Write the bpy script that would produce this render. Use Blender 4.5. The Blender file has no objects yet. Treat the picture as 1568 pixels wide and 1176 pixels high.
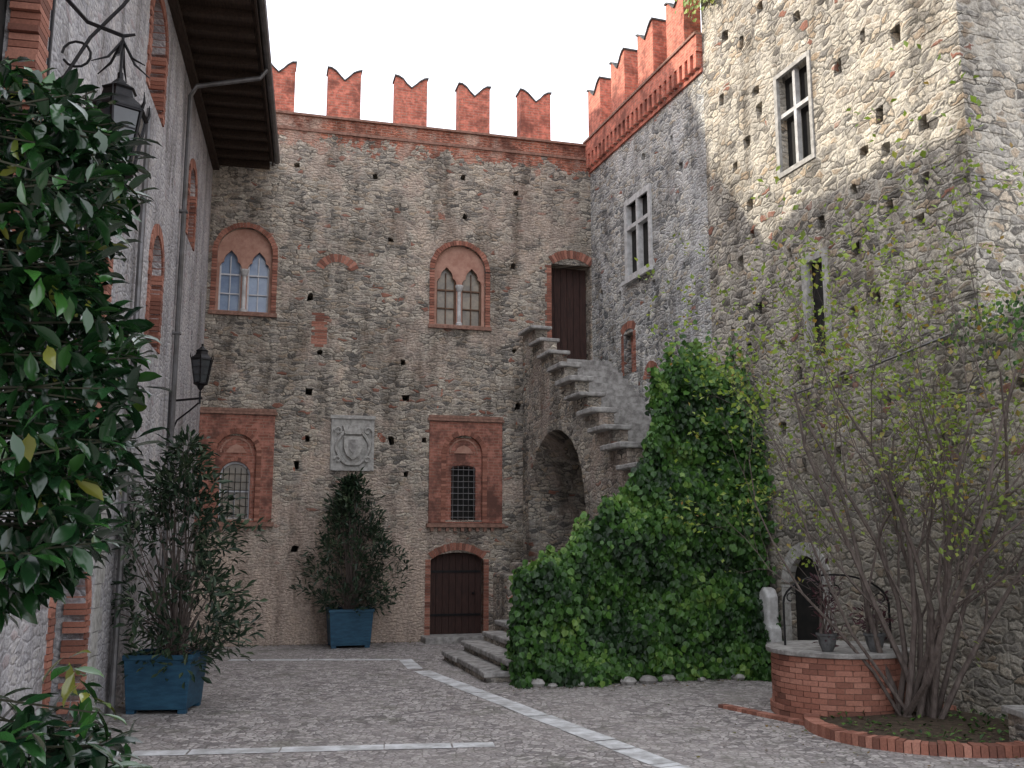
import bpy, math, random
import numpy as np
from mathutils import Vector, Matrix, noise as mnoise
random.seed(7); rng=np.random.default_rng(7)
scene=bpy.context.scene
scene.view_settings.view_transform='Standard'; scene.view_settings.look='None'; scene.view_settings.exposure=0
col=scene.collection
# ------------------------------------------------------------------ node helper
class NT:
    def __init__(s,name):
        s.m=bpy.data.materials.new(name); s.m.use_nodes=True; s.t=s.m.node_tree
        s.b=s.t.nodes['Principled BSDF']; s.tc=None
    def n(s,typ,ins=None,**pr):
        k=s.t.nodes.new(typ)
        for a,v in pr.items(): setattr(k,a,v)
        if ins:
            for a,v in ins.items(): s.put(k.inputs[a],v)
        return k
    def put(s,sock,v):
        if isinstance(v,bpy.types.NodeSocket): s.t.links.new(v,sock)
        elif isinstance(v,tuple) and len(v)==3 and sock.type=='RGBA': sock.default_value=(*v,1)
        else: sock.default_value=v
    def M(s,op,a,b=0.0,c=None):
        k=s.n('ShaderNodeMath',{0:a,1:b},operation=op)
        if c is not None: s.put(k.inputs[2],c)
        return k.outputs[0]
    def VM(s,op,a,b):
        return s.n('ShaderNodeVectorMath',{0:a,1:b},operation=op).outputs[0]
    def sm(s,v,a,b):
        k=s.n('ShaderNodeMapRange',{'Value':v,'From Min':a,'From Max':b}); k.interpolation_type='SMOOTHSTEP'; return k.outputs[0]
    def mix(s,f,a,b,mode='MIX'):
        k=s.n('ShaderNodeMix',data_type='RGBA',blend_type=mode)
        s.put(k.inputs[0],f); s.put(k.inputs[6],a); s.put(k.inputs[7],b); return k.outputs[2]
    def ramp(s,f,stops,const=False):
        k=s.n('ShaderNodeValToRGB',{'Fac':f}); r=k.color_ramp
        if const: r.interpolation='CONSTANT'
        while len(r.elements)<len(stops): r.elements.new(0.5)
        for e,(p,c) in zip(r.elements,stops): e.position=p; e.color=(*c,1)
        return k.outputs[0]
    def obj(s):
        if s.tc is None: s.tc=s.n('ShaderNodeTexCoord')
        return s.tc.outputs['Object']
    def flat(s):
        sx=s.n('ShaderNodeSeparateXYZ',{0:s.obj()})
        return s.n('ShaderNodeCombineXYZ',{0:s.M('ADD',sx.outputs[0],sx.outputs[1]),1:sx.outputs[2]}).outputs[0],sx
    def noise(s,vec,scale,detail=3,rough=.55,d2=False):
        return s.n('ShaderNodeTexNoise',{'Vector':vec,'Scale':scale,'Detail':detail,'Roughness':rough},noise_dimensions='2D' if d2 else '3D')
    def bump(s,h,strength,dist=.02):
        k=s.n('ShaderNodeBump',{'Height':h,'Strength':strength,'Distance':dist})
        s.put(s.b.inputs['Normal'],k.outputs[0]); return k.outputs[0]
    def set(s,colr=None,rough=None,spec=None,metal=None):
        if colr is not None: s.put(s.b.inputs['Base Color'],colr)
        if rough is not None: s.put(s.b.inputs['Roughness'],rough)
        if spec is not None: s.put(s.b.inputs['Specular IOR Level'],spec)
        if metal is not None: s.put(s.b.inputs['Metallic'],metal)
        return s.m

def brick_nodes(N,cv,red=(.36,.135,.085),red2=(.27,.095,.06),mort=(.36,.29,.24)):
    b=N.n('ShaderNodeTexBrick',{'Vector':cv,'Scale':1.0,'Mortar Size':.009,'Mortar Smooth':.3,'Bias':0.0,'Brick Width':.27,'Row Height':.078,'Color1':red,'Color2':red2,'Mortar':mort})
    nz=N.noise(cv,7,3,.6,True).outputs[0]
    c=N.mix(N.sm(nz,.35,.75),b.outputs[0],tuple(min(1,x*1.35+.03) for x in red))
    nz2=N.noise(cv,1.3,4,.7,True).outputs[0]
    c=N.mix(N.sm(nz2,.44,.70),c,tuple(x*.38+.02 for x in red))
    return c,b.outputs[1]

def stone_mat(name,stops,mort=(.36,.33,.29),sc=(5.0,12.),brick_z=None,plaster=None,patch=.66,edge=.08,plaster_col=(.40,.32,.27),zshade=None,plmul=.8,loose=.97,dist=.07,warp=(.34,.16),gain=1.0):
    N=NT(name); o,sx=N.flat(); z=sx.outputs[2]
    wn=N.noise(o,2.6,3,.62,True).outputs[1]
    p=N.VM('ADD',o,N.VM('MULTIPLY',N.VM('SUBTRACT',wn,(.5,.5,.5)),(warp[0],warp[1],0)))
    pm=N.VM('MULTIPLY',p,(sc[0],sc[1],1))
    v1=N.n('ShaderNodeTexVoronoi',{'Vector':pm,'Scale':1.0,'Randomness':1.0},voronoi_dimensions='2D')
    ve=N.n('ShaderNodeTexVoronoi',{'Vector':pm,'Scale':1.0,'Randomness':1.0},feature='DISTANCE_TO_EDGE',voronoi_dimensions='2D')
    r1=N.n('ShaderNodeSeparateColor',{0:v1.outputs['Color']}).outputs
    ed=ve.outputs[0]
    c=N.ramp(r1[0],stops)
    fine=N.noise(o,17,4,.75,True).outputs[0]
    c=N.mix(.85,c,N.ramp(fine,[(.28,(.38,.38,.38)),(.72,(1.45,1.43,1.38))]),'MULTIPLY')
    mid=N.noise(o,1.7,4,.7,True).outputs[0]
    mor=N.sm(N.M('ADD',ed,N.M('MULTIPLY',N.M('SUBTRACT',fine,.5),.34)),edge+.08,edge-.04)
    mc=N.mix(N.sm(N.M('ADD',N.M('MULTIPLY',mid,.6),N.M('MULTIPLY',r1[2],.4)),.38,.58),tuple(x*.26 for x in mort),tuple(x*.92 for x in mort))
    c=N.mix(mor,c,mc)
    h=N.M('ADD',N.M('MINIMUM',ed,.25),N.M('MULTIPLY',fine,.30))
    big=N.noise(o,.42,3,.6,True).outputs[0]
    bc,bf=brick_nodes(N,o)
    mk=N.sm(N.noise(N.VM('ADD',o,(31,7,5)),.8,4,.75,True).outputs[0],patch,patch+.012)
    if brick_z:
        zz=N.M('ADD',z,N.M('MULTIPLY',N.M('SUBTRACT',mid,.5),1.9))
        mk=N.M('MAXIMUM',mk,N.sm(zz,brick_z,brick_z+.05))
    c=N.mix(mk,c,bc)
    c=N.mix(N.M('MULTIPLY',N.M('GREATER_THAN',r1[1],loose),N.sm(mor,.6,.2)),c,(.27,.13,.095))
    pl=N.sm(N.M('ADD',N.M('MULTIPLY',big,.6),N.M('MULTIPLY',mid,.5)),.54,.68)
    if plaster:
        zz=N.M('ADD',z,N.M('MULTIPLY',N.M('SUBTRACT',big,.5),5.0))
        zz=N.M('ADD',zz,N.M('MULTIPLY',N.M('SUBTRACT',mid,.5),3.0))
        xr=N.sm(sx.outputs[0],plaster[2],plaster[1])
        pl=N.M('MAXIMUM',N.M('MULTIPLY',pl,.6),N.M('MULTIPLY',N.M('MULTIPLY',N.sm(zz,plaster[0]+.7,plaster[0]-.7),xr),plmul))
    else: pl=N.M('MULTIPLY',pl,.6)
    pc=N.mix(N.sm(fine,.3,.7),tuple(x*.66 for x in plaster_col),tuple(x*1.2 for x in plaster_col))
    c=N.mix(pl,c,pc)
    st=N.noise(N.VM('MULTIPLY',o,(1.0,.25,1)),1.4,4,.7,True).outputs[0]
    g=gain
    c=N.mix(1.0,c,N.ramp(st,[(.3,(.52*g,.50*g,.48*g)),(.52,(.97*g,.97*g,.97*g)),(.75,(1.2*g,1.17*g,1.12*g))]),'MULTIPLY')
    if zshade: c=N.mix(N.M('MULTIPLY',N.sm(z,zshade+4,zshade-1.5),.42),c,(.085,.078,.064))  # shade of the lower wall put into the colour, deepening downwards
    N.bump(h,1.0,dist)
    return N.set(c,.92,.2)

def simple(name,c1,c2=None,scale=6,rough=.8,bump=.2,metal=0,stretch=None,spec=.3,dist=.01):
    N=NT(name); o=N.obj()
    if stretch: o=N.VM('MULTIPLY',o,stretch)
    c2=c2 or tuple(x*.6 for x in c1)
    nz=N.noise(o,scale,4,.65).outputs[0]
    c=N.mix(N.sm(nz,.3,.7),c1,c2)
    if bump: N.bump(nz,bump,dist)
    return N.set(c,rough,spec,metal)

def brick_mat(name,**k):
    N=NT(name); cv,_=N.flat(); c,f=brick_nodes(N,cv,**k); N.bump(N.M('MULTIPLY',f,-1.0),.6,.012); return N.set(c,.9,.2)

def rnd_mat(name,stops,rough=.8,trans=0,spec=.3,bump=0,tcol=None):
    N=NT(name); a=N.n('ShaderNodeAttribute',attribute_name='rnd')
    c=N.ramp(a.outputs['Fac'],stops)
    if bump:
        nz=N.noise(N.obj(),40,2).outputs[0]
        c=N.mix(.5,c,N.ramp(nz,[(.3,(.6,.6,.6)),(.7,(1.3,1.3,1.3))]),'MULTIPLY')
    N.set(c,rough,spec)
    if trans:
        t=N.n('ShaderNodeBsdfTranslucent',{'Color':N.mix(1,c,tcol or (1.5,1.7,.6),'MULTIPLY')})
        m=N.n('ShaderNodeMixShader',{0:trans,1:N.b.outputs[0],2:t.outputs[0]})
        N.t.links.new(m.outputs[0],N.t.nodes['Material Output'].inputs[0])
    return N.m

grey=[(0,(.12,.115,.11)),(.2,(.32,.295,.265)),(.4,(.47,.42,.355)),(.55,(.35,.32,.28)),(.7,(.56,.51,.44)),(.85,(.40,.325,.25)),(1,(.21,.195,.18))]
greyR=[(0,(.12,.125,.13)),(.2,(.33,.33,.33)),(.4,(.52,.505,.47)),(.55,(.35,.35,.34)),(.7,(.61,.595,.56)),(.85,(.43,.385,.32)),(1,(.21,.215,.215))]
warmT=[(0,(.13,.12,.11)),(.2,(.33,.31,.285)),(.4,(.54,.49,.415)),(.55,(.34,.32,.295)),(.7,(.60,.56,.49)),(.85,(.43,.34,.25)),(1,(.20,.19,.18))]
M_B=stone_mat('rubble_back',grey,mort=(.48,.425,.36),brick_z=12.95,plaster=(2.9,5.4,7.4),patch=.71,plaster_col=(.52,.415,.345),plmul=.9,sc=(4.9,12.5))
M_R=stone_mat('rubble_curtain',greyR,brick_z=13.0,mort=(.57,.57,.56),plaster_col=(.60,.60,.60),patch=.78,sc=(4.6,10.5),loose=.99,gain=1.08)
M_T=stone_mat('rubble_tower',warmT,mort=(.54,.50,.43),plaster_col=(.56,.515,.44),patch=.765,sc=(4.1,8.4),edge=.09,zshade=3.6,loose=.982,dist=.10,warp=(.30,.20),gain=1.08)
M_L=stone_mat('render_left',greyR,mort=(.47,.45,.46),plaster=(30,99,100),plaster_col=(.47,.455,.475),patch=.74,plmul=.72,sc=(4,9),dist=.05)
M_S=stone_mat('rubble_stair',grey,mort=(.40,.37,.33),patch=.8,sc=(4.6,11))
M_BR=brick_mat('brick_red',red=(.34,.13,.09),red2=(.20,.085,.065),mort=(.32,.27,.23))
M_BR2=brick_mat('brick_merlon',red=(.56,.18,.12),red2=(.38,.115,.08),mort=(.42,.28,.22))
M_BRD=brick_mat('brick_panel',red=(.31,.125,.088),red2=(.22,.085,.06),mort=(.30,.20,.155))
M_VOUS=rnd_mat('voussoir_brick',[(0,(.17,.075,.055)),(.5,(.31,.13,.09)),(1,(.42,.20,.145))],.9,bump=.3)
M_TERRA=simple('terracotta_plaster',(.46,.27,.205),(.33,.17,.125),5)
M_COP=simple('coping_stone',(.12,.12,.12),(.06,.06,.06),8)
M_COPB=simple('coping_brick',(.32,.18,.135),(.17,.095,.07),12)
M_WSTONE=simple('pale_stone',(.60,.60,.59),(.40,.39,.38),7,bump=.5)
M_CREST=simple('weathered_marble',(.48,.465,.44),(.27,.26,.24),9,bump=.5)
M_SLAB=simple('slab_stone',(.42,.405,.385),(.18,.17,.16),6,bump=.7,dist=.02)
M_DARK=simple('interior_shade',(.02,.018,.016),(.01,.01,.01),bump=0)  # near-black colour stands in for shade inside openings and wall holes
M_DOOR=simple('old_planks',(.06,.028,.022),(.025,.013,.011),9,.7,stretch=(4,4,.4),bump=.5)
M_IRON=simple('wrought_iron',(.014,.014,.016),(.022,.02,.02),20,.45,metal=.6,bump=0)
M_COPPER=simple('downpipe_metal',(.17,.165,.17),(.10,.095,.09),3,.45,metal=.4,bump=0)
M_WOOD=simple('eave_wood',(.065,.042,.030),(.03,.02,.015),5,.8,stretch=(1,6,6))
M_TILE=simple('roof_tile',(.33,.15,.09),(.2,.1,.07),8,bump=0)
M_BLUE=simple('blue_painted_wood',(.028,.095,.155),(.015,.055,.10),4,.55,stretch=(1,1,4),bump=.15)
M_SOIL=simple('soil',(.09,.065,.045),(.04,.03,.02),12,.95,bump=.8,dist=.04)
M_FRAME=simple('white_window_frame',(.62,.63,.65),(.5,.5,.52),10,.5,bump=0)
M_WFR=simple('brown_window_frame',(.16,.09,.055),(.09,.05,.03),10,.6,bump=0)
M_SKYPANE=simple('sky_tinted_panes',(.26,.34,.46),(.17,.23,.35),3,.15,spec=.8,bump=0)  # window panes with the sky's reflection put into their pale blue
M_SHUT=simple('ochre_blinds',(.28,.23,.165),(.13,.11,.085),3,.3,spec=.6,bump=0)
M_GLASS=simple('lantern_glass',(.05,.055,.06),(.03,.03,.035),3,.1,spec=.7,bump=0)
M_BARK=simple('bark',(.16,.13,.115),(.08,.062,.055),18,.9,bump=0,stretch=(1,1,.3))
M_DBARK=simple('green_bark',(.035,.035,.02),(.02,.02,.012),18,.9,bump=0)
M_IVY=rnd_mat('ivy_leaf',[(0,(.010,.028,.008)),(.4,(.030,.082,.016)),(.8,(.068,.160,.028)),(1,(.14,.235,.05))],.42)
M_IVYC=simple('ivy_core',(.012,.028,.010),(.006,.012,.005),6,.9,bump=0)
M_BUSH=rnd_mat('oleander_leaf',[(0,(.012,.026,.016)),(.6,(.030,.055,.028)),(1,(.075,.10,.055))],.38)
M_LAUR=rnd_mat('laurel_leaf',[(0,(.006,.018,.009)),(.6,(.014,.050,.014)),(.97,(.035,.11,.02)),(1,(.16,.17,.03))],.18,spec=.6)
M_SPR=rnd_mat('spring_leaf',[(0,(.12,.15,.035)),(.5,(.20,.28,.055)),(.85,(.30,.36,.09)),(1,(.28,.15,.06))],.5,.3)
M_PURP=rnd_mat('purple_leaf',[(0,(.03,.012,.018)),(1,(.09,.035,.04))],.45)
M_LIT=rnd_mat('leaf_litter',[(0,(.10,.06,.03)),(.6,(.18,.12,.05)),(1,(.10,.14,.04))],.8)

# ground
N=NT('cobbled_ground'); o=N.obj()
wn=N.noise(o,3,2,.5,True).outputs[1]; p=N.VM('ADD',o,N.VM('MULTIPLY',wn,(.12,.12,0)))
v=N.n('ShaderNodeTexVoronoi',{'Vector':p,'Scale':10},voronoi_dimensions='2D'); ve=N.n('ShaderNodeTexVoronoi',{'Vector':p,'Scale':10},feature='DISTANCE_TO_EDGE',voronoi_dimensions='2D')
r=N.n('ShaderNodeSeparateColor',{0:v.outputs['Color']}).outputs[0]
c=N.ramp(r,[(0,(.18,.165,.165)),(.35,(.38,.355,.35)),(.7,(.58,.545,.53)),(1,(.28,.25,.24))])
f=N.noise(o,24,4,.8,True).outputs[0]
c=N.mix(.9,c,N.ramp(f,[(.3,(.42,.42,.42)),(.7,(1.38,1.36,1.34))]),'MULTIPLY')
c=N.mix(N.M('MULTIPLY',N.sm(ve.outputs[0],.14,.02),.8),c,(.14,.125,.115))
bg=N.noise(o,.45,5,.75,True).outputs[0]
c=N.mix(N.M('MULTIPLY',N.sm(bg,.42,.62),.45),c,N.mix(f,(.22,.20,.19),(.50,.46,.435)))
c=N.mix(N.M('MULTIPLY',N.sm(N.noise(o,1.3,4,.8,True).outputs[0],.52,.70),.5),c,(.15,.15,.115))
N.bump(N.M('ADD',N.M('MINIMUM',ve.outputs[0],.2),N.M('MULTIPLY',f,.2)),1.0,.05)
M_GR=N.set(c,.9,.25)
M_BAND=simple('paving_band',(.70,.71,.72),(.36,.355,.35),3.5,.8,bump=.4)

# ------------------------------------------------------------------ geometry helper
class MB:
    def __init__(s): s.v=[];s.f=[];s.r=[]
    def add(s,vs,fs,rnd=None):
        k=len(s.v); s.v+= [tuple(x) for x in vs]; s.f+=[tuple(i+k for i in f) for f in fs]
        q=random.random() if rnd is None else rnd; s.r+=[q]*len(fs); return s
    def box(s,x0,x1,y0,y1,z0,z1):
        return s.add([(x0,y0,z0),(x1,y0,z0),(x1,y1,z0),(x0,y1,z0),(x0,y0,z1),(x1,y0,z1),(x1,y1,z1),(x0,y1,z1)],
         [(0,3,2,1),(4,5,6,7),(0,1,5,4),(1,2,6,5),(2,3,7,6),(3,0,4,7)])
    def prism(s,pts,y0,y1):
        n=len(pts); vs=[(x,y0,z) for x,z in pts]+[(x,y1,z) for x,z in pts]
        fs=[tuple(range(n)),tuple(range(2*n-1,n-1,-1))]+[(i,i+n,(i+1)%n+n,(i+1)%n) for i in range(n)]
        return s.add(vs,fs)
    def tube(s,pts,rad,n=6,cap=True):
        pts=[Vector(p) for p in pts]; rad=rad if isinstance(rad,(list,tuple)) else [rad]*len(pts)
        vs=[]; prev=None
        for i,p in enumerate(pts):
            d=(pts[min(i+1,len(pts)-1)]-pts[max(i-1,0)]).normalized()
            a=d.orthogonal().normalized() if prev is None else (prev-d*prev.dot(d)).normalized()
            prev=a; b=d.cross(a)
            for j in range(n):
                t=2*math.pi*j/n; vs.append(p+(a*math.cos(t)+b*math.sin(t))*rad[i])
        fs=[(i*n+j,i*n+(j+1)%n,(i+1)*n+(j+1)%n,(i+1)*n+j) for i in range(len(pts)-1) for j in range(n)]
        if cap: fs+=[tuple(range(n-1,-1,-1)),tuple((len(pts)-1)*n+j for j in range(n))]
        return s.add(vs,fs)
    def lathe(s,cx,cy,prof,n=16,rot=0):
        vs=[(cx+r*math.cos(2*math.pi*j/n+rot),cy+r*math.sin(2*math.pi*j/n+rot),z) for r,z in prof for j in range(n)]
        fs=[(i*n+j,i*n+(j+1)%n,(i+1)*n+(j+1)%n,(i+1)*n+j) for i in range(len(prof)-1) for j in range(n)]
        fs+=[tuple(range(n-1,-1,-1)),tuple((len(prof)-1)*n+j for j in range(n))]
        return s.add(vs,fs)
    def plate(s,outer,holes,y0,y1):
        cu=bpy.data.curves.new('tmp','CURVE'); cu.dimensions='2D'; cu.fill_mode='BOTH'; cu.extrude=abs(y1-y0)/2
        for pl in [outer]+holes:
            sp=cu.splines.new('POLY'); sp.points.add(len(pl)-1)
            for q,(x,z) in zip(sp.points,pl): q.co=(x,z,0,1)
            sp.use_cyclic_u=True
        ob=bpy.data.objects.new('tmp',cu); col.objects.link(ob)
        dg=bpy.context.evaluated_depsgraph_get(); me=bpy.data.meshes.new_from_object(ob.evaluated_get(dg))
        ym=(y0+y1)/2
        s.add([(q.co.x,ym+q.co.z,q.co.y) for q in me.vertices],[tuple(reversed(f.vertices)) for f in me.polygons])
        bpy.data.objects.remove(ob); bpy.data.curves.remove(cu); bpy.data.meshes.remove(me); return s
    def vous(s,cx,cz,r0,r1,a0,a1,y0,y1,n=None,gap=.12):
        n=n or max(3,int(math.radians(abs(a1-a0))*r0/.075))
        for i in range(n):
            t0=math.radians(a0+(a1-a0)*(i+gap/2)/n); t1=math.radians(a0+(a1-a0)*(i+1-gap/2)/n)
            j=random.uniform(-.012,.012)
            P=[(cx+math.cos(t)*r,cz+math.sin(t)*r) for t,r in ((t0,r0),(t0,r1+j),(t1,r1+j),(t1,r0))]
            s.prism(P,y0+random.uniform(-.006,.006),y1)
        return s
    def obj(s,name,mat,M=None,parent=None,bevel=0,smooth=False):
        me=bpy.data.meshes.new(name); me.from_pydata(s.v,[],s.f); me.materials.append(mat)
        at=me.attributes.new('rnd','FLOAT','FACE'); at.data.foreach_set('value',s.r)
        if smooth: me.polygons.foreach_set('use_smooth',[True]*len(me.polygons))
        ob=bpy.data.objects.new(name,me); col.objects.link(ob)
        if parent is not None: ob.parent=parent
        elif M is not None: ob.matrix_world=M
        if bevel:
            b=ob.modifiers.new('b','BEVEL'); b.width=bevel; b.segments=2; b.limit_method='ANGLE'
        return ob
def rect(x0,x1,z0,z1): return [(x0,z0),(x1,z0),(x1,z1),(x0,z1)]
def arch(x0,x1,z0,zs,h=None,n=14):
    cx=(x0+x1)/2; r=(x1-x0)/2; h=r if h is None else h
    return [(x0,z0),(x1,z0)]+[(cx+r*math.cos(math.pi*i/n),zs+h*math.sin(math.pi*i/n)) for i in range(n+1)]
def ogee(x0,x1,z0,zs,h):
    cx=(x0+x1)/2; w=(x1-x0)/2
    R=[(w,0),(w*1.0,.18*h),(w*.86,.33*h),(w*.62,.42*h),(w*.62,.55*h),(w*.5,.72*h),(w*.25,.86*h)]
    return [(x0,z0),(x1,z0)]+[(cx+a,zs+b) for a,b in R]+[(cx,zs+h)]+[(cx-a,zs+b) for a,b in reversed(R)]
def frame(o,d):
    d=Vector((d[0],d[1],0)).normalized(); y=Vector((0,0,1)).cross(d)
    return Matrix(((d.x,y.x,0,o[0]),(d.y,y.y,0,o[1]),(0,0,1,0),(0,0,0,1)))
a15=math.radians(15)
FB=frame((-7.72,24.05),(math.cos(a15),math.sin(a15)))
FR=frame((2.24,26.72),(.317,-.948))
FL=frame((-7.72,24.05),(-.196,.981))
def empty(name,M=None):
    e=bpy.data.objects.new(name,None); col.objects.link(e)
    if M is not None: e.matrix_world=M
    return e
def hole(x,z,w=.15,h=.17):
    w*=random.uniform(.7,1.2); h*=random.uniform(.7,1.2); j=lambda: random.uniform(-.03,.03)
    return [(x-w/2+j(),z-h/2+j()),(x+w/2+j(),z-h/2+j()),(x+w/2+j(),z+h/2+j()),(x+j()*.5,z+h/2+abs(j())),(x-w/2+j(),z+h/2+j())]
def merlon(mb,cop,x0,w,z0,h,y0,y1):
    prof=[(0,h),(.10,h-.02),(.24,h-.10),(.36,h-.22),(.5,h-.33),(.64,h-.22),(.76,h-.10),(.90,h-.02),(1,h)]
    x0+=random.uniform(-.03,.03); dh=random.uniform(-.04,.03)
    pts=[(x0+a*w,z0+b+dh+random.uniform(-.012,.012)) for a,b in prof]
    mb.prism([(x0,z0),(x0+w,z0)]+list(reversed(pts)),y0,y1)
    t=.045
    for i,((a,b),(c,d)) in enumerate(zip(pts[:-1],pts[1:])):
        a2=a-.03 if i==0 else a; c2=c+.03 if i==7 else c
        cop.prism([(a2,b+.002),(c2,d+.002),(c2,d+t),(a2,b+t)],y0-.04,y1+.04)

# ------------------------------------------------------------------ BACK WALL
castle=empty('castle_wall',FB)
holes=[arch(.22,1.59,8.25,9.80),arch(5.83,7.24,8.22,9.76),rect(9.13,10.28,7.25,10.15),
       rect(.40,1.40,3.05,5.1),rect(6.1,7.3,3.05,5.2),arch(5.83,7.23,.0,2.0,.22)]
put=[(4.19,12.21),(2.57,8.75),(2.87,7.30),(2.62,6.27),(5.02,7.15),(5.11,6.20),(4.77,5.07),(5.16,4.20),(2.39,4.40),(2.61,5.06),(8.05,9.99),(6.66,11.29),(8.16,6.10),(4.63,10.45),(2.1,12.3),(8.1,12.1),(5.6,5.1),(2.4,2.3),(8.05,7.6),(.95,12.3),(6.6,12.4)]
holes+=[hole(x,z) for x,z in put]
MB().plate(rect(-1,10.5,-.3,13.70),holes,0,.5).obj('wall_face',M_B,parent=castle)
MB().box(-1,12,.5,1.1,-.3,13.70).obj('wall_core',M_DARK,parent=castle)
mb=MB();cop=MB()
for i in range(-1,6):
    x=1.08+1.80*i
    if x+.88<10.3: merlon(mb,cop,x,.88,13.76,1.42,0,.45)
mb.obj('merlons',M_BR2,parent=castle); cop.obj('merlon_copings',M_COP,parent=castle)
mb=MB(); mb.box(-1,10.4,-.06,1.2,13.70,13.76); mb.box(-1,10.4,-.035,-.001,13.28,13.36); mb.obj('string_courses',M_COPB,parent=castle)
v=MB()
for cx,ri in ((.905,.685),(6.535,.705)):
    zs=9.80 if cx<2 else 9.76; zb=8.25 if cx<2 else 8.22
    v.vous(cx,zs,ri,ri+.13,0,180,-.03,.2)
    for sg in (-1,1):
        z=zb
        while z<zs-.02:
            x=cx+sg*(ri+.065); h=min(.072,zs-z); v.box(x-.065,x+.065,-.03+random.uniform(-.005,.005),.2,z,z+h*.88); z+=.076
    ty=MB()
    hs=[ogee(cx-.62,cx-.08,zb+.05,zb+1.12,.52),ogee(cx+.08,cx+.62,zb+.05,zb+1.12,.52)]
    ty.plate(arch(cx-ri,cx+ri,zb,zs),hs,.10,.18).obj('tympanum',M_TERRA,parent=castle)
    MB().box(cx-ri-.16,cx+ri+.16,-.09,.12,zb-.10,zb-.003).obj('sill',M_COPB,parent=castle)
    MB().box(cx-.7,cx+.7,.26,.27,zb,zs+.6).obj('panes',M_SKYPANE if cx<2 else M_SHUT,parent=castle)
    fr=MB()
    for c2 in (cx-.35,cx+.35):
        fr.box(c2-.27,c2-.23,.2,.25,zb,zb+1.6); fr.box(c2+.23,c2+.27,.2,.25,zb,zb+1.6)
        fr.box(c2-.23,c2+.23,.2,.25,zb+.02,zb+.07); fr.box(c2-.23,c2+.23,.2,.25,zb+.5,zb+.53); fr.box(c2-.23,c2+.23,.2,.25,zb+1.0,zb+1.04)
        fr.box(c2-.012,c2+.012,.205,.245,zb+.07,zb+1.5)
    fr.obj('window_frame',M_FRAME if cx<2 else M_WFR,parent=castle)
    cl=MB().lathe(cx,.09,[(.09,zb),(.09,zb+.08),(.055,zb+.12),(.05,zb+.95),(.08,zb+1.0),(.11,zb+1.1),(.11,zb+1.14)],12)
    cl.obj('colonnette',M_WSTONE,parent=castle)
v.vous(9.72,9.45,.88,1.12,52,128,-.02,.2)
z=7.3
while z<10.1: v.box(9.06-.07-random.choice((0,.05)),9.06+.065,-.012,.2,z,z+.066); z+=.076
v.vous(3.25,9.35,.40,.62,25,155,-.008,.1)
z=7.45
while z<8.3:
    v.box(2.72-random.choice((0,.09)),2.95+random.choice((0,.08)),-.008,.1,z,z+.066); z+=.076
def panel(x0,x1,cx,ro,zs,ww,wz,wtop,mat):
    P=MB(); P.plate(rect(x0,x1,2.97,5.62),[arch(cx-ro+.12,cx+ro-.12,3.0,zs)],-.05,-.003); P.obj('brick_panel',mat,parent=castle)
    v.vous(cx,zs,ro-.12,ro,0,180,-.075,.05)
    for sg in (-1,1):
        z=3.0
        while z<zs-.03: x=cx+sg*(ro-.06); v.box(x-.06,x+.06,-.07,.05,z,z+.066); z+=.076
    b=MB(); b.box(x0-.05,x1+.05,-.10,-.002,5.63,5.70); b.box(x0-.02,x1+.02,-.07,-.003,5.71,5.78); b.box(x0-.06,x1+.06,-.13,-.002,2.86,2.96)
    n=int((x1-x0)/.2)
    for i in range(n): b.box(x0+.05+i*.2,x0+.13+i*.2,-.10,-.002,2.76,2.855)
    b.obj('panel_ledges',M_COPB,parent=castle)
    inner=MB(); inner.plate(arch(cx-ro+.12,cx+ro-.12,3.0,zs),[arch(cx-ww,cx+ww,3.03,wz,wtop)],.05,.12); inner.obj('niche_infill',mat,parent=castle)
    if wtop>.25: v.vous(cx,wz,ww,ww+.09,0,180,.03,.06)
    t=MB()
    t.vous(cx,zs+.02,ro-.26,ro-.22,0,180,.025,.06,n=24); t.obj('ornament',M_TERRA,parent=castle)
    MB().prism([(cx-ro*.42,zs+.02),(cx+ro*.42,zs+.02),(cx+ro*.25,zs+.17),(cx,zs+.24),(cx-ro*.25,zs+.17)],.02,.06).obj('relief',M_TERRA,parent=castle)
panel(-.05,1.81,.90,.61,4.65,.365,4.1,.36,M_BRD)
panel(5.75,7.71,6.68,.61,4.77,.33,4.38,.1,M_BRD)
wf=MB(); wf.plate(arch(.535,1.265,3.03,4.1,.36),[arch(.57,1.23,3.07,4.08,.33)],.14,.18); wf.box(.57,1.23,.145,.175,3.70,3.74); wf.box(.885,.915,.145,.175,3.07,3.70); wf.obj('window_frame',M_FRAME,parent=castle)
MB().plate(rect(.5,1.3,3.0,4.5),[],.22,.24).obj('panes',M_SHUT,parent=castle)
MB().plate(rect(6.3,7.1,3.0,4.6),[],.26,.28).obj('panes',M_DARK,parent=castle)
gr=MB()
for i in range(5):
    x=.62+i*.14; gr.tube([(x,.10,3.05),(x,.10,4.3)],.009,5)
for i in range(6): gr.tube([(.56,.095,3.15+i*.2),(1.24,.095,3.15+i*.2)],.009,5)
gr.obj('window_grille',M_IRON,parent=castle)
gr=MB()
for i in range(5):
    x=6.40+i*.14; gr.tube([(x,.04,3.05),(x,.04,4.45)],.012,5)
for i in range(9): gr.tube([(6.35,.035,3.12+i*.155),(7.01,.035,3.12+i*.155)],.010,5)
gr.obj('window_lattice',M_COPPER,parent=castle)
fr=MB(); fr.plate(arch(6.33,7.03,3.03,4.38,.1),[arch(6.40,6.96,3.07,4.36,.08)],.08,.14); fr.obj('window_frame',M_DOOR,parent=castle)
v.vous(6.53,1.2,1.08,1.26,52,128,-.02,.2)
for x in (5.76,7.30):
    z=.15
    while z<2.0: v.box(x-.07,x+.065,-.012,.2,z,z+.066); z+=.076
d=MB()
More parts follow.
